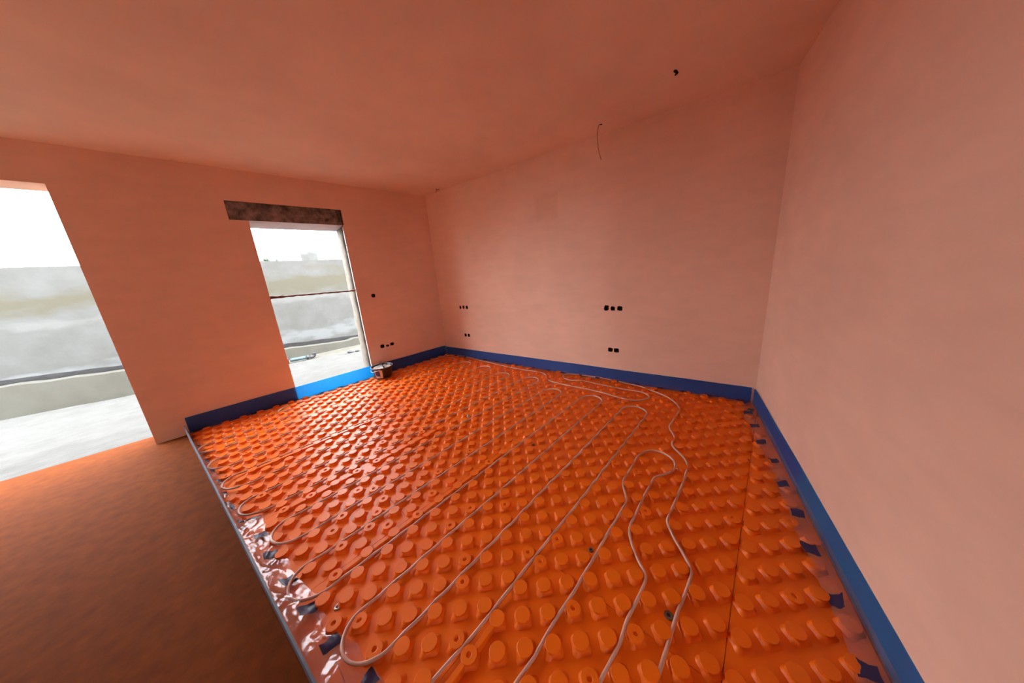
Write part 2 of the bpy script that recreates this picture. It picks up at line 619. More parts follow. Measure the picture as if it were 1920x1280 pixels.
# the space behind the camera: floor and walls, two openings added for light
hall_floor = prism('floor_hallway', [(-2.8, -3.1), on_left(-3.1, KL - 0.001), on_left(YW, KL - 0.001), (-0.755, YW), (-0.755, 5.08), (-2.8, 5.08)], -0.16, -0.012, m_hall, kind='structure')
wall_hall_back = prism('wall_hallway_back', [(-3.0, YW), (-0.75, YW), (-0.75, 5.07), (-3.0, 5.07)], -0.16, CEIL + 0.05, m_wall, kind='structure')
boolean_cut(wall_hall_back, [box_solid(-2.7, -0.752, YW - 0.1, 5.2, -0.3, 2.55)])  # wide opening added out of view to bring in more daylight
wall_hall_front = prism('wall_hallway_front', [(-3.0, -3.3), (0.7, -3.3), (0.7, -3.1), (-3.0, -3.1)], -0.16, CEIL + 0.05, m_wall, kind='structure')
wall_hall_side = prism('wall_hallway_side', [(-3.0, -3.3), (-2.8, -3.3), (-2.8, 5.0), (-3.0, 5.0)], -0.16, CEIL + 0.05, m_wall, kind='structure')
boolean_cut(wall_hall_side, [box_solid(-3.3, -2.5, -2.9, -1.9, 1.2, 2.6)])  # smaller unseen opening added behind the camera for fill daylight

# ------------------------------------------------------------------ window opening details
wnd = empty('window_1', (1.04, YW, 0), None, None)
tag(wnd, kind='structure')
# raw concrete lintel, displaced grid, set back 1 cm in its pocket
nx, nz = 110, 18
lx0, lx1, lz0, lz1 = 0.362, 1.515, WZ1, 2.534
v, f = [], []
for iz in range(nz + 1):
    for ix in range(nx + 1):
        x = lx0 + (lx1 - lx0) * ix / nx
        z = lz0 + (lz1 - lz0) * iz / nz
        d = noise.fractal(Vector((x * 14, z * 14, 3)), 1.0, 2.0, 5) * 0.012 + noise.noise(Vector((x * 60, z * 60, 1))) * 0.004
        bulge = 0.012 * sin(pi * iz / nz)
        end = 0.03 * max(0, (x - 1.48) / 0.035) ** 2
        v.append((x - 1.04, 0.014 - bulge + d * 0.8 + end, z))
for iz in range(nz):
    for ix in range(nx):
        a = iz * (nx + 1) + ix
        f.append((a, a + 1, a + nx + 2, a + nx + 1))
nb = len(v)
v += [(lx0 - 1.04, 0.058, lz0), (lx1 - 1.04, 0.058, lz0), (lx1 - 1.04, 0.058, lz1), (lx0 - 1.04, 0.058, lz1)]
c00, c10, c11, c01 = 0, nx, nz * (nx + 1) + nx, nz * (nx + 1)
f.append(tuple([nb + 1, nb] + list(range(0, nx + 1))))
f.append(tuple([nb + 3, nb + 2] + [c01 + k for k in range(nx, -1, -1)]))
f.append(tuple([nb + 2, nb + 1] + [iz * (nx + 1) + nx for iz in range(nz + 1)]))
f.append(tuple([nb, nb + 3] + [iz * (nx + 1) for iz in range(nz, -1, -1)]))
f.append((nb, nb + 1, nb + 2, nb + 3))
lint = mesh_obj('lintel', v, f, m_beam, parent=wnd, smooth=True)
lint['label'] = 'raw dark concrete lintel'
# crumbled end of the lintel pocket
v, f = [], []
rnd = random.Random(5)
for k in range(7):
    cx, cz, s = 1.536 - 1.04 + rnd.uniform(-.012, .016), 2.36 + 0.165 * k / 6, rnd.uniform(.016, .026)
    b0 = len(v)
    for dx, dy, dz in ((-1, 0, -1), (1, 0, -.8), (1.1, 0, .9), (-.9, 0, 1), (-.6, -.9, -.5), (.6, -.7, -.6), (.5, -.8, .6), (-.5, -.9, .5)):
        v.append((cx + dx * s * rnd.uniform(.8, 1.2), 0.05 + dy * s * 1.3, cz + dz * s))
    for q in ((4, 5, 6, 7), (0, 1, 5, 4), (1, 2, 6, 5), (2, 3, 7, 6), (3, 0, 4, 7), (3, 2, 1, 0)):
        f.append(tuple(b0 + i for i in q))
mesh_obj('lintel_rubble', v, f, m_beam, parent=wnd)
# render edge of the outer leaf under the lintel, ground light painted in its colour
v, f = [], []
n = 60
for k in range(n + 1):
    x = WX0 + (WX1 - WX0) * k / n
    zb = WZ1 - 0.030 - 0.004 * noise.noise(Vector((x * 9, 0, 4)))
    for (yy, zz) in ((0.02, WZ1 - 0.004), (0.313, zb - 0.014), (0.313, WZ1 + 0.001), (0.02, WZ1 + 0.001)):
        v.append((x - 1.04, yy, zz))
for k in range(n):
    for q in range(4):
        q2 = (q + 1) % 4
        f.append((k * 4 + q, (k + 1) * 4 + q, (k + 1) * 4 + q2, k * 4 + q2))
f += [(0, 1, 2, 3), (n * 4 + 3, n * 4 + 2, n * 4 + 1, n * 4)]
mesh_obj('render_edge', v, f, m_litedge, parent=wnd)
# ragged render on the right jamb: outer lip standing proud
v, f = [], []
n = 70
for k in range(n + 1):
    z = 0.0 + (WZ1 - 0.03) * k / n
    d = 0.010 + 0.008 * (1 - z / 2.3) + 0.010 * noise.noise(Vector((z * 5, 2, 0))) + 0.006 * noise.noise(Vector((z * 17, 7, 0)))
    for (yy, xx) in ((0.02, 0.001), (0.16, -d * 0.75), (0.30, -d), (0.313, 0.001)):
        v.append((WX1 - 1.04 + xx, yy, z))
for k in range(n):
    for q in range(4):
        q2 = (q + 1) % 4
        f.append((k * 4 + q, k * 4 + q2, (k + 1) * 4 + q2, (k + 1) * 4 + q))
f += [(3, 2, 1, 0), (n * 4, n * 4 + 1, n * 4 + 2, n * 4 + 3)]
jb = mesh_obj('jamb_render', v, f, m_jamb, parent=wnd, smooth=True)
# white corner bead, in broken runs, along the right jamb edge and down the left one
rnd = random.Random(9)
z = 0.12
runs = []
while z < 2.28:
    L = rnd.uniform(.05, .28) if z > 1.35 else rnd.uniform(.4, .6)
    runs.append((z, min(z + L, 2.30)))
    z += L + (rnd.uniform(.008, .03) if z > 1.35 else 0.004)
for (za, zb) in runs:
    vv = []
    nk = max(2, int((zb - za) / 0.02))
    for k in range(nk + 1):
        z = za + (zb - za) * k / nk
        j = 0.0025 * noise.noise(Vector((z * 22, 1, 1)))
        vv += [(WX1 - 1.04 - 0.004 + j, -0.003, z), (WX1 - 1.04 + 0.009 + j, -0.004, z), (WX1 - 1.04 + 0.008 + j, 0.004, z), (WX1 - 1.04 - 0.003, 0.03, z)]
    ff = []
    for k in range(nk):
        for q in range(4):
            q2 = (q + 1) % 4
            ff.append((k * 4 + q, k * 4 + q2, (k + 1) * 4 + q2, (k + 1) * 4 + q))
    ff += [(3, 2, 1, 0), (nk * 4, nk * 4 + 1, nk * 4 + 2, nk * 4 + 3)]
    mesh_obj('corner_bead', vv, ff, m_bead, parent=wnd)
# threshold slab and black membrane lip on it
prism('threshold', [(WX0 + .002 - 1.04, 0.0), (WX1 - .002 - 1.04, 0.0), (WX1 - .002 - 1.04, 0.31), (WX0 + .002 - 1.04, 0.31)], -0.1, 0.0, m_jamb, parent=wnd)
v, f = [], []
n = 50
for k in range(n + 1):
    x = WX0 + 0.004 + (WX1 - WX0 - 0.008) * k / n - 1.04
    h = 0.055 + 0.03 * noise.noise(Vector((x * 4, 9, 0)))
    for (yy, zz) in ((0.29, 0.0), (0.29, h), (0.298, h), (0.298, 0.0)):
        v.append((x, yy, zz))
for k in range(n):
    for q in range(4):
        q2 = (q + 1) % 4
        f.append((k * 4 + q, (k + 1) * 4 + q, (k + 1) * 4 + q2, k * 4 + q2))
f += [(0, 1, 2, 3), (n * 4 + 3, n * 4 + 2, n * 4 + 1, n * 4)]
mesh_obj('membrane_lip', v, f, m_blacksheet, parent=wnd)

# rod across the opening
rod = empty('cross_rod', (1.04, YW + 0.03, 1.405), 'rusty brown rod spanning the window opening at chest height', 'rod')
pts = [(-0.512 + 1.028 * k / 40, 0.004 * noise.noise(Vector((k * .3, 0, 0))), 0.006 - 0.012 * k / 40 + 0.006 * noise.noise(Vector((k * .4, 5, 0)))) for k in range(41)]
v, f = tube_data(pts, lambda t: 0.0105 + (0.006 if t < 0.14 else 0) + 0.002 * sin(t * 60), 8)
mesh_obj('bar', v, f, m_rust, parent=rod, smooth=True)
for sx in (-0.506, 0.508):
    v, f = lathe_data([(0.02, -0.006), (0.022, 0.0), (0.012, 0.008)], 12, True, True)
    o = mesh_obj('end_plate', v, f, m_rust, parent=rod)
    o.location = (sx, 0, 0.004)
    o.rotation_euler = (0, pi / 2 if sx < 0 else -pi / 2, 0)

# ------------------------------------------------------------------ socket boxes in their recesses
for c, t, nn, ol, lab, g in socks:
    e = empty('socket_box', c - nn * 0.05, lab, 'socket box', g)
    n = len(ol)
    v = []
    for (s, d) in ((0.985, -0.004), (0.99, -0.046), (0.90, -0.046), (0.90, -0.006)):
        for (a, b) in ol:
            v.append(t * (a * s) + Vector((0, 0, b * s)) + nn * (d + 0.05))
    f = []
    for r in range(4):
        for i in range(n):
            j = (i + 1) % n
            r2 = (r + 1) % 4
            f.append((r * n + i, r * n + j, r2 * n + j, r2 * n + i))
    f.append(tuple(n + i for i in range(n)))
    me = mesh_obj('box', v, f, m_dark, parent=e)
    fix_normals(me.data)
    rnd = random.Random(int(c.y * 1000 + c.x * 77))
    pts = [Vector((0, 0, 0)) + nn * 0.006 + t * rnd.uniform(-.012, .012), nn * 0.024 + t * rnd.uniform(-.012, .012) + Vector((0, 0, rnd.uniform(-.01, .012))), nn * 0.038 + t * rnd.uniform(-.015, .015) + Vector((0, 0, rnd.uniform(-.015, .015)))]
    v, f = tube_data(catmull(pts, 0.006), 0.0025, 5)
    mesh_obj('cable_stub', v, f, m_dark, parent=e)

# ------------------------------------------------------------------ ceiling fittings
hc = empty('ceiling_cable', (2.826, 0.80, CEIL), 'dark cable tail poking out of a hole in the ceiling', 'cable')
v, f = lathe_data([(0.030, -0.004), (0.024, -0.006), (0.018, -0.001)], 12, True, True)
for i, p in enumerate(v):
    v[i] = (p[0] * .9, p[1] * .45, p[2])
o = mesh_obj('hole_rim', v, f, m_dark, parent=hc)
for k in range(3):
    a = [(0, 0, 0), (0.012 + .005 * k, -0.006 * k, -0.010), (0.028 - .01 * k, 0.006, -0.017 - .003 * k)]
    v, f = tube_data(catmull(a, 0.006), 0.004, 6)
    mesh_obj('cable_end', v, f, m_dark, parent=hc, smooth=True)
hw = empty('hanging_wire', (3.117, 1.58, CEIL), 'thin wire hanging from the ceiling close to the long wall', 'wire')
pts = [(0.022, -0.02, -0.004), (0.006, -0.004, -0.008), (-0.004, 0.008, -0.06), (-0.006, 0.010, -0.14), (0.0, 0.002, -0.22), (0.012, -0.010, -0.29), (0.022, -0.018, -0.325)]
v, f = tube_data(catmull(pts, 0.012), 0.0042, 6)
mesh_obj('strand', v, f, m_wire, parent=hw, smooth=True)
v, f = lathe_data([(0.013, -0.004), (0.010, -0.007), (0.005, -0.008)], 10, True, True)
o = mesh_obj('hole_rim', v, f, m_dark, parent=hw)
o.location = (0.02, -0.018, 0)
sw = empty('ceiling_wire_stub', (2.90, 4.29, CEIL), 'short wire stub on the ceiling in the far corner', 'wire')
v, f = tube_data(catmull([(0, 0, 0), (0.005, -0.01, -0.03), (-0.012, 0.0, -0.055)], 0.01), 0.006, 6)
mesh_obj('strand', v, f, m_wire, parent=sw, smooth=True)
v, f = tube_data(catmull([(0.0, 0, -0.004), (0.03, -0.015, -0.01), (0.05, -0.02, -0.006)], 0.01), 0.006, 6)
mesh_obj('strand', v, f, m_wire, parent=sw, smooth=True)

# ------------------------------------------------------------------ studded heating panels on the floor
TH, PITCH, PA0, PB0 = 0.028673, 0.080358, 0.095661, 0.373599
EX = Vector((cos(TH), sin(TH), 0))
EY = Vector((-sin(TH), cos(TH), 0))


def lat(i, j, z=0.0):
    p = EX * ((i + PA0) * PITCH) + EY * ((j + PB0) * PITCH)
    return Vector((p.x, p.y, z))


def clip(poly, room):
    """Sutherland-Hodgman clip of a convex polygon against the (convex, ccw) room outline"""
    out = [Vector((p[0], p[1])) for p in poly]
    m = len(room)
    for k in range(m):
        a, b = Vector(room[k]), Vector(room[(k + 1) % m])
        e = b - a
        src, out = out, []
        for q in range(len(src)):
            p0, p1 = src[q], src[(q + 1) % len(src)]
            d0 = e.x * (p0.y - a.y) - e.y * (p0.x - a.x)
            d1 = e.x * (p1.y - a.y) - e.y * (p1.x - a.x)
            if d0 >= 0:
                out.append(p0)
            if (d0 >= 0) != (d1 >= 0):
                out.append(p0.lerp(p1, d0 / (d0 - d1)))
        if not out:
            return []
    return out


def inset_room(d):
    """room outline moved inwards by d"""
    res = []
    m = len(ROOM)
    lines = []
    for k in range(m):
        a, b = Vector(ROOM[k]), Vector(ROOM[(k + 1) % m])
        e = (b - a).normalized()
        nn = Vector((-e.y, e.x))
        lines.append((a + nn * d, e))
    for k in range(m):
        (p, e), (q, g) = lines[k - 1], lines[k]
        den = e.x * g.y - e.y * g.x
        t = ((q.x - p.x) * g.y - (q.y - p.y) * g.x) / den
        res.append(p + e * t)
    return res


ROOM_IN = inset_room(0.012)
STUD_IN = inset_room(0.045)


def inside(p, poly):
    m = len(poly)
    for k in range(m):
        a, b = poly[k], poly[(k + 1) % m]
        if (b.x - a.x) * (p.y - a.y) - (b.y - a.y) * (p.x - a.x) < 0:
            return False
    return True


STUD_H = 0.0265


def stud_mesh(name, ring):
    """moulded stud: four-pointed flared foot, necked stem, twelve-sided cap, in some a dimple in the cap"""
    seg = 24

    def row(fn, z):
        return [(fn(2 * pi * k / seg) * cos(2 * pi * k / seg), fn(2 * pi * k / seg) * sin(2 * pi * k / seg), z(2 * pi * k / seg) if callable(z) else z) for k in range(seg)]

    def star(valley, tipx, tipy, p):
        def fn(a):
            cx, sy = abs(cos(a)), abs(sin(a))
            return valley + (tipx - valley) * cx ** p + (tipy - valley) * sy ** p
        return fn

    def cap(r):
        def fn(a):
            s = 2 * pi / 12
            return r * cos(s / 2) / cos((a % s) - s / 2)
        return fn
    rows = [row(star(0.0365, 0.053, 0.046, 9), 0.0003),
            row(star(0.0325, 0.045, 0.040, 8), 0.005),
            row(star(0.0290, 0.037, 0.034, 6), 0.012),
            row(star(0.0285, 0.0305, 0.029, 4), 0.0185),
            row(cap(0.0335), 0.0226),
            row(cap(0.0338), 0.0254),
            row(cap(0.0322), STUD_H)]
    if ring:
        rows += [row(lambda a: 0.0130, STUD_H), row(lambda a: 0.0105, STUD_H - 0.001), row(lambda a: 0.0085, STUD_H - 0.007)]
    v, f = [], []
    for r in rows:
        v += r
    for i in range(len(rows) - 1):
        for k in range(seg):
            k2 = (k + 1) % seg
            f.append((i * seg + k, i * seg + k2, (i + 1) * seg + k2, (i + 1) * seg + k))
    f.append(tuple((len(rows) - 1) * seg + k for k in range(seg)))
    me = bpy.data.meshes.new(name)
    me.from_pydata(v, [], f)
    me.materials.append(m_orange)
    for i, p in enumerate(me.polygons):
        p.use_smooth = i < seg * 3
    me.update()
    return me


me_stud = stud_mesh('stud', False)
me_ring = stud_mesh('stud_dimpled', True)


def ridge_mesh():
    """long low ridge that fills the gap between two studs of a lap row"""
    prof = [(-0.017, 0.0003), (-0.0145, 0.013), (-0.010, 0.0195), (0.010, 0.0195), (0.0145, 0.013), (0.017, 0.0003)]
    v, f = [], []
    xs = [0.030, 0.040, 0.120, 0.131]
    sc = [0.75, 1.0, 1.0, 0.75]
    for x, s in zip(xs, sc):
        for (a, z) in prof:
            v.append((x, a * s, z * (0.92 if s < 1 else 1)))
    n = len(prof)
    for i in range(3):
        for k in range(n - 1):
            f.append((i * n + k, (i + 1) * n + k, (i + 1) * n + k + 1, i * n + k + 1))
    f += [tuple(range(n)), tuple(3 * n + k for k in range(n - 1, -1, -1))]
    me = bpy.data.meshes.new('ridge')
    me.from_pydata(v, [], f)
    me.materials.append(m_orange)
    me.update()
    fix_normals(me)
    return me


me_ridge = ridge_mesh()
RINGS = {(5, 9), (6, 26), (7, 23), (8, 19), (6, 20), (1, 29), (3, 29), (9, 29), (8, 13), (11, 10), (13, 9), (10, 6), (11, 3), (1, 16), (2, 13), (3, 23), (16, 22), (14, 14), (23, 9)}
SEAM = {-1: 4.5, 0: 11.5, 1: 18.55, 2: 7.45, 3: 14.6, 4: 5.6, 5: 12.5}
FIX_XY = [(0.085, 1.401), (1.107, 0.618), (1.051, 0.218), (1.658, 1.47), (1.627, 2.354), (3.376, 0.129)]
BUCKET = Vector((1.625, 4.525, STUD_H))


def left_gap(y):
    """width of the strip beside the threshold that the loose film covers"""
    if y > 2.45:
        return 0.04
    return 0.115 + 0.05 * max(0, min(1, (1.5 - y) / 0.7))


P1 = [(3.029, 4.288), (3.024, 3.659), (3.036, 2.95), (3.089, 2.437), (2.939, 2.268), (2.901, 2.116), (2.943, 1.524), (2.925, 1.163), (2.968, 1.051), (3.076, 0.987), (3.146, 1.005), (3.195, 1.086), (3.166, 1.325), (3.15, 1.594), (3.144, 1.818), (3.076, 1.979), (3.095, 2.093), (3.176, 2.155), (3.247, 2.139), (3.353, 1.735), (3.355, 1.304), (3.344, 1.139), (3.308, 1.05), (3.216, 0.827), (3.056, 0.682), (3.001, 0.658), (2.739, 0.647), (2.585, 0.637), (2.459, 0.565), (2.321, 0.545), (2.203, 0.431), (2.138, 0.394), (2.036, 0.378), (1.821, 0.367), (1.575, 0.363), (1.529, 0.358), (1.451, 0.307), (1.332, 0.204), (1.298, 0.187), (1.213, 0.184), (1.076, 0.191), (0.997, 0.19), (0.879, 0.189), (0.792, 0.189), (0.707, 0.188), (0.5, 0.188), (0.25, 0.19), (0.13, 0.19)]
P2 = [(0.13, 0.345), (0.35, 0.345), (0.57, 0.344), (0.659, 0.341), (0.752, 0.335), (0.819, 0.333), (0.911, 0.342), (0.987, 0.339), (1.113, 0.339), (1.149, 0.349), (1.181, 0.384), (1.233, 0.435), (1.325, 0.497), (1.385, 0.512), (1.461, 0.516), (1.657, 0.528), (1.792, 0.531), (1.858, 0.531), (1.929, 0.488), (2.011, 0.455), (2.062, 0.455), (2.129, 0.486), (2.172, 0.558), (2.161, 0.643), (2.088, 0.694), (1.979, 0.704), (1.876, 0.696), (1.722, 0.689), (1.665, 0.676), (1.558, 0.61), (1.514, 0.596), (1.39, 0.591), (1.234, 0.587), (1.055, 0.578), (0.949, 0.576), (0.85, 0.572), (0.739, 0.574), (0.636, 0.571), (0.556, 0.566), (0.471, 0.571), (0.378, 0.571), (0.13, 0.572)]
# ------------------------------------------------------------------ course of the heating pipes
PR = 0.0074
PZ = 0.0165


def wall_i(j):
    """lattice column of the threshold side at row j"""
    y = j * PITCH
    x = on_left(y)[0]
    return x / PITCH


def pipe_row(i0, i1, j, z=PZ):
    """one straight run between stud rows, weaving a little round the staggered studs"""
    n = int(abs(i1 - i0))
    out = []
    for k in range(n + 1):
        i = i0 + (i1 - i0) * k / n
        wob = 0.05 * sin(i * pi + j * 1.7) + 0.05 * noise.noise(Vector((i * .23, j, 0)))
        out.append(lat(i, j + wob, z))
    return out


def bend(i, ja, jb, z, side):
    """hairpin from row ja to row jb"""
    r = (jb - ja) / 2
    out = []
    for k in range(1, 8):
        a = pi * k / 8
        out.append(lat(i + side * sin(a) * 1.55, ja + r - r * cos(a), z + 0.004 * sin(a)))
    return out


path = [Vector((0.161, 0.817, PZ)), Vector((0.245, 0.815, PZ)), Vector((0.337, 0.812, PZ)), Vector((0.44, 0.806, PZ))]
right_end = {9.5: 33.6, 15.5: 33.8, 21.5: 32.9, 27.5: 35.2, 33.5: 34.3, 39.5: 35.3, 45.5: 35.2, 51.5: 35.4}
left_end = {12.5: 2.4, 18.5: 1.2, 24.5: 1.25}
j = 9.5
ia = 6.8
while j < 54:
    ie = right_end[j]
    path += pipe_row(ia, ie, j)
    path += bend(ie, j, j + 3, PZ, 1)
    if j + 3 > 54:
        path += pipe_row(ie, 6.0, j + 3)
        break
    il = left_end.get(j + 3, wall_i(j + 4.5) + 3.0)
    path += pipe_row(ie, il, j + 3)
    path += bend(il, j + 3, j + 6, PZ + 0.006, -1)
    ia = il
    j += 6
# last row turns and comes back along the window wall and the long wall
path += [lat(4.8, 55.2, PZ), lat(5.4, 56.2, PZ)]
path += pipe_row(7, 36.5, 56.5)
path += [lat(38.0, 56.0, PZ), lat(38.6, 54.6, PZ)]
path += [Vector((x, y, PZ)) for x, y in P1]
TRACED = [Vector((q.x, q.y)) for q in catmull(path, 0.03) + catmull([Vector((x, y, 0)) for x, y in P2], 0.02)]
GRID = {}
for q in TRACED:
    GRID.setdefault((int(q.x // 0.1), int(q.y // 0.1)), []).append(q)
n_studs = 0
gap = 0.0011
for m in range(-1, 6):
    s = SEAM[m]
    j0, j1 = 10 * m - 0.5, 10 * m + 9.5
    edges = [s + 18 * k for k in range(-3, 4)]
    for a, b in zip(edges[:-1], edges[1:]):
        corners = [lat(a, j0), lat(b, j0), lat(b, j1), lat(a, j1)]
        c0 = sum(corners, Vector()) / 4
        rect = []
        for q in corners:
            rect.append(((q.x - EX.x * gap * (1 if (q - c0).dot(EX) > 0 else -1) - EY.x * gap * (1 if (q - c0).dot(EY) > 0 else -1)),
                         (q.y - EX.y * gap * (1 if (q - c0).dot(EX) > 0 else -1) - EY.y * gap * (1 if (q - c0).dot(EY) > 0 else -1))))
        poly = clip(rect, ROOM_IN)
        if len(poly) < 3:
            continue
        area = abs(sum(poly[k].x * poly[(k + 1) % len(poly)].y - poly[(k + 1) % len(poly)].x * poly[k].y for k in range(len(poly)))) / 2
        if area < 0.004:
            continue
        cx = sum(p.x for p in poly) / len(poly)
        cy = sum(p.y for p in poly) / len(poly)
        panel = prism('floor_panel', [(p.x - cx, p.y - cy) for p in poly], -0.0205, 0.0, m_orange, parent=floor, loc=(cx, cy, 0))
        for j in range(10 * m, 10 * m + 10):
            par = m % 2
            for i in range(int(math.floor(a)), int(math.ceil(b)) + 1):
                if not (a - 0.02 < i < b - 0.02) or (i + j) % 2 != par:
                    continue
                p = lat(i, j)
                if not inside(p, STUD_IN):
                    continue
                dleft = NX * p.x + NY * p.y - KL
                if dleft < left_gap(p.y):
                    continue
                if any((p.x - fx) ** 2 + (p.y - fy) ** 2 < 0.036 ** 2 for fx, fy in FIX_XY):
                    continue
                if any((p.x - q.x) ** 2 + (p.y - q.y) ** 2 < 0.024 ** 2 for ga in (-1, 0, 1) for gb in (-1, 0, 1) for q in GRID.get((int(p.x // 0.1) + ga, int(p.y // 0.1) + gb), ())):
                    continue
                rr = (i, j) in RINGS or ((i * 7 + j * 13 + (i * j) % 5) % 11 == 0)
                o = bpy.data.objects.new('stud', me_ring if rr else me_stud)
                COL.objects.link(o)
                o.parent = panel
                o.location = (p.x - cx, p.y - cy, 0)
                o.rotation_euler = (0, 0, TH + random.uniform(-.03, .03))
                n_studs += 1
                if j % 10 == 9 and i < {0: 7, 1: 18, 2: 16, 3: 12}.get(m, -99) and i + 2 < b:
                    q = lat(i + 2, j)
                    if inside(q, STUD_IN):
                        o = bpy.data.objects.new('ridge', me_ridge)
                        COL.objects.link(o)
                        o.parent = panel
                        o.location = (p.x - cx, p.y - cy, 0)
                        o.rotation_euler = (0, 0, TH)

# ------------------------------------------------------------------ heating pipes on the studs
v, f = tube_data(catmull(path, 0.03), PR, 8)
mesh_obj('heating_pipe', v, f, m_pipe, smooth=True, label='long pale pink heating pipe laid in parallel loops across the orange studs', cat='pipe', group='heating pipes on the floor')
v, f = tube_data(catmull([Vector((x, y, PZ)) for x, y in P2], 0.03), PR, 8)
mesh_obj('heating_pipe', v, f, m_pipe, smooth=True, label='short pale pink heating pipe with one wide hairpin bend in front', cat='pipe', group='heating pipes on the floor')

# ------------------------------------------------------------------ blue foam edge strips with their loose printed film


def foam_band(parent, o, p0, p1, nin, h, mat, th=0.008, off=0.0015, seed=0):
    L = (p1 - p0).length
    t = (p1 - p0).normalized()
    n = max(4, int(L / 0.06))
    v, f = [], []
    for k in range(n + 1):
        d = L * k / n
        wv = 0.002 * noise.noise(Vector((d * 3, seed, 0)))
        hh = h + 0.006 * noise.noise(Vector((d * 1.3, seed, 4)))
        b = p0 + t * d - o
        for (q, z) in ((off, 0.0005), (off + th, 0.0005), (off + th + abs(wv), hh), (off, hh)):
            v.append(b + nin * q + Vector((0, 0, z)))
    for k in range(n):
        for q in range(4):
            q2 = (q + 1) % 4
            f.append((k * 4 + q, (k + 1) * 4 + q, (k + 1) * 4 + q2, k * 4 + q2))
    f += [(0, 1, 2, 3), (n * 4 + 3, n * 4 + 2, n * 4 + 1, n * 4)]
    ob = mesh_obj('foam_band', v, f, mat, parent=parent)
    fix_normals(ob.data)
    return ob


def film_sheet(parent, o, p0, p1, nin, width, z_wall, z_edge, amp, seed, off=0.012, nv=12):
    """crinkled film from the strip out over the panel edge"""
    L = (p1 - p0).length
    t = (p1 - p0).normalized()
    n = int(L / 0.011)
    v, f, uvs = [], [], []
    for k in range(n + 1):
        d = L * k / n
        w_ = width(d) if callable(width) else width
        w_ *= 1 + 0.20 * noise.noise(Vector((d * 4.5, seed, 0))) + 0.10 * noise.noise(Vector((d * 14, seed, 3)))
        for q in range(nv + 1):
            s = q / nv
            z = z_wall + (z_edge - z_wall) * (s ** 0.7)
            cr = 1.1 * noise.noise(Vector((d * 9, s * 1.3 + seed, seed))) + 0.9 * abs(noise.noise(Vector((d * 19 + s * 2.5, s * 1.6, seed + 2)))) + 0.22 * noise.noise(Vector((d * 45 - s * 6, s * 5, seed + 5)))
            z += amp * cr * (0.35 + 0.65 * sin(pi * min(1, s * 1.1)))
            jit = 0.006 * noise.noise(Vector((d * 30, s * 6, seed + 7)))
            v.append(p0 + t * (d + jit) + nin * (off + s * w_) + Vector((0, 0, max(z, 0.003))) - o)
            uvs.append((d + 0.03 * noise.noise(Vector((d * 6, s * 2, seed))), s + 0.25 * noise.noise(Vector((d * 7, seed, 1)))))
    m1 = nv + 1
    for k in range(n):
        for q in range(nv):
            f.append((k * m1 + q, k * m1 + q + 1, (k + 1) * m1 + q + 1, (k + 1) * m1 + q))
    ob = mesh_obj('film', v, f, m_film, parent=parent, smooth=True)
    uvl = ob.data.uv_layers.new(name='along')
    for lp in ob.data.loops:
        uvl.data[lp.index].uv = uvs[lp.vertex_index]
    ob['label'] = 'crinkled clear film with dark blue dashes'
    return ob


def strip(label, p0, p1, nin, h, fw, fz0, fz1, amp, seed, mat=None, film_from=0.02, film_to=0.02, film=True):
    p0, p1 = Vector((*p0, 0)), Vector((*p1, 0))
    o = (p0 + p1) / 2
    e = empty('edge_strip', o, label, 'edge strip', 'foam edge strips around the floor')
    foam_band(e, o, p0, p1, nin, h, mat or m_foam, seed=seed)
    t = (p1 - p0).normalized()
    if film:
        film_sheet(e, o, p0 + t * film_from, p1 - t * film_to, nin, fw, fz0, fz1, amp, seed)
    return e


strip('blue foam edge strip under the window wall, glowing in the opening', (PA[0] + 0.03, YW), (PB[0] - 0.015, YW), NB, 0.19, 0.05, 0.022, 0.010, 0.006, 3)
strip('long dark blue foam edge strip along the long right-hand wall', on_right(YW - 0.012), on_right(0.15), NR, 0.165, 0.055, 0.035, 0.022, 0.007, 8)
strip('blue foam edge strip at the near right corner', (PC[0] - 0.02, PC[1]), (PD[0] + 0.05, PD[1]), -no, 0.16, lambda d: 0.10 + 0.05 * min(1, max(0, 0.5 - abs(d - .5))), 0.05, 0.022, 0.012, 14)
# threshold beside the camera: a free-standing grey-blue strip and the wide film on the room side
ps, pe = Vector((*on_left(YW - 0.03), 0)), Vector((*on_left(-0.40), 0))
o = (ps + pe) / 2
e = empty('edge_strip', o, 'grey-blue foam strip standing on the threshold beside the camera', 'edge strip', 'foam edge strips around the floor')
foam_band(e, o, ps, pe, Vector((NX, NY, 0)), 0.115, m_foamdark, th=0.009, off=0.0, seed=21)
film_sheet(e, o, ps, pe, Vector((NX, NY, 0)), lambda d: left_gap(YW - 0.03 - d * 0.992) + 0.005, 0.050, 0.010, 0.017, 33, off=0.010, nv=22)

# ------------------------------------------------------------------ bucket by the opening
bk = empty('plaster_bucket', BUCKET, 'low black plaster bucket with white residue beside the window opening', 'bucket')
v, f = lathe_data([(0.118, 0.0), (0.124, 0.004), (0.150, 0.155), (0.152, 0.16), (0.165, 0.162), (0.166, 0.176), (0.160, 0.180), (0.154, 0.176), (0.146, 0.15), (0.118, 0.012)], 36, True, True)
mesh_obj('body', v, f, m_black, parent=bk, smooth=True)
v, f = lathe_data([(0.1605, 0.1790), (0.1640, 0.1815), (0.1600, 0.1845), (0.1555, 0.1815)], 36, False, False)
f += [(3 * 36 + k, 3 * 36 + (k + 1) % 36, (k + 1) % 36, k) for k in range(36)]
mesh_obj('rim', v, f, m_plasterwhite, parent=bk, smooth=True)  # white ring carries the rim highlight in its colour
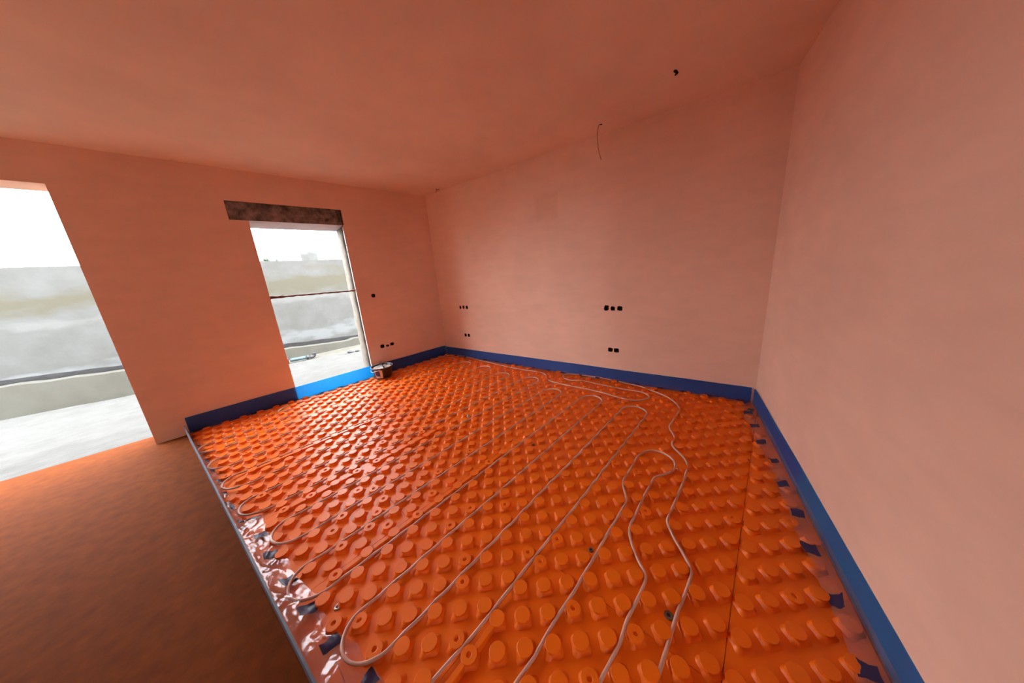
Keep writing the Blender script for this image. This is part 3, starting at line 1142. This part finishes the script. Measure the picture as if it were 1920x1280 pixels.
# dried plaster inside, lumpy, higher against the back wall
seg, rings = 36, 7
v, f = [(0, 0, 0.135)], []
for r in range(1, rings + 1):
    for k in range(seg):
        a = 2 * pi * k / seg
        rr = 0.145 * r / rings
        v.append((rr * cos(a), rr * sin(a), 0.132 + 0.028 * (r / rings) ** 3 * (0.6 + 0.5 * sin(a)) + 0.012 * noise.noise(Vector((rr * cos(a) * 22, rr * sin(a) * 22, 0)))))
for k in range(seg):
    f.append((0, 1 + k, 1 + (k + 1) % seg))
for r in range(rings - 1):
    for k in range(seg):
        k2 = (k + 1) % seg
        f.append((1 + r * seg + k, 1 + (r + 1) * seg + k, 1 + (r + 1) * seg + k2, 1 + r * seg + k2))
mesh_obj('plaster_residue', v, f, m_plasterwhite, parent=bk, smooth=True)
v, f = tube_data([(0.02, -0.05, 0.135), (0.03, 0.06, 0.17), (0.034, 0.165, 0.195)], 0.011, 8)
mesh_obj('stirring_stick', v, f, m_black, parent=bk, smooth=True)


def wrap(name, a0, a1, z0, z1, mat, off):
    v, f = [], []
    n = 12
    for k in range(n + 1):
        a = a0 + (a1 - a0) * k / n
        for z in (z0, z1):
            r = 0.124 + (0.150 - 0.124) * (z - 0.004) / 0.151 + off
            v.append((r * cos(a), r * sin(a), z))
    for k in range(n):
        f.append((2 * k, 2 * k + 2, 2 * k + 3, 2 * k + 1))
    return mesh_obj(name, v, f, mat, parent=bk, smooth=True)


wrap('label_white', math.radians(196), math.radians(246), 0.018, 0.148, m_labelwhite, 0.0008)
wrap('label_blue', math.radians(200), math.radians(231), 0.052, 0.140, m_labelblue, 0.0016)
pts = [(0.167 * cos(a), 0.167 * sin(a), 0.168 - 0.045 * sin((a - math.radians(100)) / math.radians(140) * pi)) for a in [math.radians(100 + 140 * k / 20) for k in range(21)]]
v, f = tube_data(pts, 0.003, 6)
mesh_obj('handle', v, f, m_steel, parent=bk, smooth=True)

# ------------------------------------------------------------------ fixings that pin the panels down
fixings = [
    ((0.085, 1.401), 'shiny metal fixing washer beside the nearest left pipe bend', m_steel, 0.017),
    ((1.107, 0.618), 'grey fixing plug in the panel between two pipes in front', m_plug, 0.014),
    ((1.051, 0.218), 'grey fixing plug beside the rightmost pipe in the foreground', m_plug, 0.019),
    ((1.658, 1.47), 'small dark fixing plug in the middle of the floor', m_plug, 0.016),
]
for (x, y), lab, mt, r in fixings:
    e = empty('panel_fixing', (x, y, 0.0), lab, 'fixing', 'fixings in the floor panels')
    v, f = lathe_data([(r, 0.0004), (r, 0.003), (r * .8, 0.0055), (r * .5, 0.006), (r * .42, 0.003)], 16, True, True)
    mesh_obj('washer', v, f, mt, parent=e, smooth=True)
    v, f = lathe_data([(r * .4, 0.003), (r * .4, 0.0052), (r * .12, 0.0058)], 6, True, True)
    mesh_obj('screw_head', v, f, m_dark, parent=e)
lp = empty('plaster_crumb', (1.627, 2.354, 0.0), 'small white plaster crumb lying on the panels beside a pipe', 'crumb')
v, f = lathe_data([(0.013, 0.0), (0.017, 0.012), (0.014, 0.026), (0.006, 0.036)], 9, True, True)
v = [(p[0] * (1 + .25 * sin(i * 2.3)), p[1] * (1 + .25 * cos(i * 1.7)), p[2]) for i, p in enumerate(v)]
mesh_obj('crumb_body', v, f, m_plasterwhite, parent=lp)
for k, (x, y, sz, mt, lab) in enumerate(((2.512, 0.162, 0.011, m_plug, 'dark speck of debris on the orange panel, left one of two near the right seam'), (2.473, 0.075, 0.009, m_plug, 'dark speck of debris on the orange panel, close beside the right seam'), (1.30, 0.55, 0.007, m_plasterwhite, 'tiny white speck of debris between the pipes in front'))):
    v, f = lathe_data([(sz * .8, 0.0), (sz, sz * .3), (sz * .55, sz * .7)], 7, True, True)
    v = [(p[0] * (1 + .3 * sin(i * 2.1 + k)), p[1] * (1 + .3 * cos(i * 1.3 + k)), p[2]) for i, p in enumerate(v)]
    mesh_obj('debris_speck', v, f, mt, label=lab, cat='debris', group='specks of debris on the floor', loc=(x, y, 0.0))
hp = empty('panel_hole', (3.376, 0.129, 0.0), 'dark hole cut in the orange panel at the near right corner', 'hole')
ol = ragged(0.075, 0.06, 77, 14, 0.2)
n = len(ol)
v = [(a, b, 0.0012) for a, b in ol] + [(a * .8, b * .8, 0.006) for a, b in ol] + [(a * .62, b * .62, 0.001) for a, b in ol]
f = []
for r in range(2):
    for i in range(n):
        f.append((r * n + i, r * n + (i + 1) % n, (r + 1) * n + (i + 1) % n, (r + 1) * n + i))
f.append(tuple(2 * n + i for i in range(n)))
mesh_obj('torn_rim', v, f, m_dark, parent=hp)

# ------------------------------------------------------------------ outside
terr = [(-5.0, 5.0), (7.0, 5.0), (7.0, 6.3), (-5.0, 8.7)]
nx, ny = 90, 40
v, f = [], []
for iy in range(ny + 1):
    for ix in range(nx + 1):
        x = -5 + 12 * ix / nx
        ye = 7.66 - 0.2 * x + 0.04 * noise.noise(Vector((x * 2, 0, 0)))
        y = 5.075 + (ye - 5.075) * iy / ny
        v.append((x, y, -0.035 + 0.012 * noise.fractal(Vector((x * 2.2, y * 2.2, 0)), 1, 2, 4)))
for iy in range(ny):
    for ix in range(nx):
        a = iy * (nx + 1) + ix
        f.append((a, a + 1, a + nx + 2, a + nx + 1))
# edge down to the subsoil
b0 = len(v)
for ix in range(nx + 1):
    p = v[ny * (nx + 1) + ix]
    v.append((p[0], p[1] + 0.02, -0.25))
for ix in range(nx):
    a = ny * (nx + 1) + ix
    f.append((a, a + 1, b0 + ix + 1, b0 + ix))
mesh_obj('terrace', v, f, m_ground, kind='structure')
v, f = prism_data([(-60, -60), (70, -60), (70, 90), (-60, 90)], -0.4, -0.175)
mesh_obj('ground', v, f, m_soil, kind='structure')

# tall rendered garden wall
gw = prism('garden_wall', [(-7, 9.1), (10, 9.1), (10, 9.45), (-7, 9.45)], -0.3, 2.19, m_exwall, label='tall patchy cement-rendered wall outside the window opening', cat='wall')


def ragged_band(name, x0, x1, y0, y1, zb, ztop, mat, n=120, **kw):
    v, f = [], []
    for k in range(n + 1):
        x = x0 + (x1 - x0) * k / n
        zt = ztop(x)
        for (yy, zz) in ((y0, zb), (y1, zb), (y1, zt), (y0, zt)):
            v.append((x, yy, zz))
    for k in range(n):
        for q in range(4):
            q2 = (q + 1) % 4
            f.append((k * 4 + q, k * 4 + q2, (k + 1) * 4 + q2, (k + 1) * 4 + q))
    f += [(3, 2, 1, 0), (n * 4, n * 4 + 1, n * 4 + 2, n * 4 + 3)]
    o = mesh_obj(name, v, f, mat, **kw)
    fix_normals(o.data)
    return o


ragged_band('black_band', -4, 8, 9.085, 9.098, -0.25, lambda x: 0.235 - 0.075 * x + 0.022 * noise.noise(Vector((x * 3, 0, 0))) + 0.012 * noise.noise(Vector((x * 11, 2, 0))), m_blacksheet, label='black ragged band along the foot of the garden wall', cat='membrane')  # thin black strip with a ragged top edge at the wall foot
ragged_band('low_wall', -4, 8, 8.62, 8.86, -0.25, lambda x: 0.175 - 0.08 * x + 0.02 * noise.noise(Vector((x * 4, 5, 0))) + (0.05 if x > 2.45 else 0) + 0.01 * noise.noise(Vector((x * 15, 8, 0))), m_lowwall, label='low pale block wall running in front of the garden wall', cat='wall')

# concrete block on the garden wall
cb = prism('concrete_block', [(-0.15, -0.09), (0.17, -0.10), (0.16, 0.12), (-0.14, 0.12)], 0, 0.235, m_exwall, loc=(2.06, 9.28, 2.19), label='single concrete block standing on top of the garden wall', cat='block')
cb.rotation_euler = (0, 0, math.radians(38))

# bits lying outside
bp = empty('drain_pipe', (1.1, 8.15, -0.14), 'grey-blue plastic drain pipe lying in front of the low wall', 'pipe')
v, f = tube_data([(-0.15, 0.0, 0.045), (0.17, 0.0, 0.03)], 0.042, 14)
mesh_obj('tube', v, f, m_bluepipe, parent=bp, smooth=True)
v, f = tube_data([(0.165, 0, 0.03), (0.215, 0, 0.028)], 0.05, 14)
mesh_obj('socket_end', v, f, m_greypvc, parent=bp, smooth=True)
ft = empty('pipe_fitting', (1.39, 8.14, -0.175), 'dark plastic pipe fitting next to the drain pipe', 'fitting')
v, f = tube_data(catmull([(-0.06, 0, 0.05), (0.0, 0, 0.05), (0.035, 0, 0.07), (0.045, 0, 0.13)], 0.02), 0.036, 12)
mesh_obj('elbow', v, f, m_greypvc, parent=ft, smooth=True)
v, f = lathe_data([(0.036, 0.0), (0.045, 0.004), (0.045, 0.03), (0.036, 0.034)], 14, True, True)
oo = mesh_obj('collar', v, f, m_greypvc, parent=ft, smooth=True)
oo.location = (0.045, 0, 0.11)
rj = empty('red_can', (0.865, 8.16, -0.175), 'small red can outside beside the drain pipe', 'can')
v, f = lathe_data([(0.055, 0), (0.06, 0.01), (0.06, 0.13), (0.05, 0.155), (0.022, 0.165)], 16, True, True)
mesh_obj('body', v, f, m_red, parent=rj, smooth=True)
v, f = lathe_data([(0.02, 0.165), (0.02, 0.19), (0.016, 0.194)], 12, True, True)
mesh_obj('cap', v, f, m_red, parent=rj, smooth=True)
for k, (x, y, s, lab) in enumerate(((1.95, 7.16, 0.055, 'larger dark stone on the far edge of the terrace'), (2.08, 7.13, 0.04, 'smaller dark stone on the far edge of the terrace'))):
    bm = bmesh.new()
    bmesh.ops.create_icosphere(bm, subdivisions=2, radius=s)
    for vv in bm.verts:
        d = 1 + 0.35 * noise.noise(vv.co * 18 + Vector((k * 5, 0, 0)))
        vv.co = Vector((vv.co.x * d * 1.3, vv.co.y * d, vv.co.z * d * 0.6 + s * .45))
    me = bpy.data.meshes.new('stone')
    bm.to_mesh(me)
    bm.free()
    me.materials.append(m_rock)
    add('stone', me, None, None, lab, 'stone', None, (x, y, -0.035))


def tree(x, y, top, wdt, seed, label):
    e = empty('tree', (x, y, -0.175), label, 'tree')
    v, f = tube_data([(0, 0, -0.05), (0.03, 0, top * .5), (0, 0.02, top * .9)], lambda t: 0.09 * (1 - .6 * t), 8)
    mesh_obj('trunk', v, f, m_bark, parent=e, smooth=True)
    rnd = random.Random(seed)
    v, f = [], []
    for k in range(500):
        a, b, r = rnd.uniform(0, 2 * pi), rnd.uniform(-1, 1), rnd.random() ** 0.4
        c = Vector((cos(a) * (1 - b * b) ** .5 * wdt * r, sin(a) * (1 - b * b) ** .5 * wdt * r, top - 0.75 + b * 0.85 * r))
        d1 = Vector((rnd.uniform(-1, 1), rnd.uniform(-1, 1), rnd.uniform(-1, 1))).normalized() * 0.10
        d2 = d1.orthogonal().normalized() * 0.06
        b0 = len(v)
        v += [c - d1, c + d2, c + d1, c - d2]
        f.append((b0, b0 + 1, b0 + 2, b0 + 3))
    cr = mesh_obj('crown', v, f, m_leaf, parent=e)
    cr['kind'] = 'stuff'


tree(3.72, 30, 4.10, 0.34, 1, 'wider far tree top showing above the garden wall at left')
tree(4.38, 30, 4.02, 0.2, 2, 'narrow dark far tree top just right of the wider one')
print('studs', n_studs)
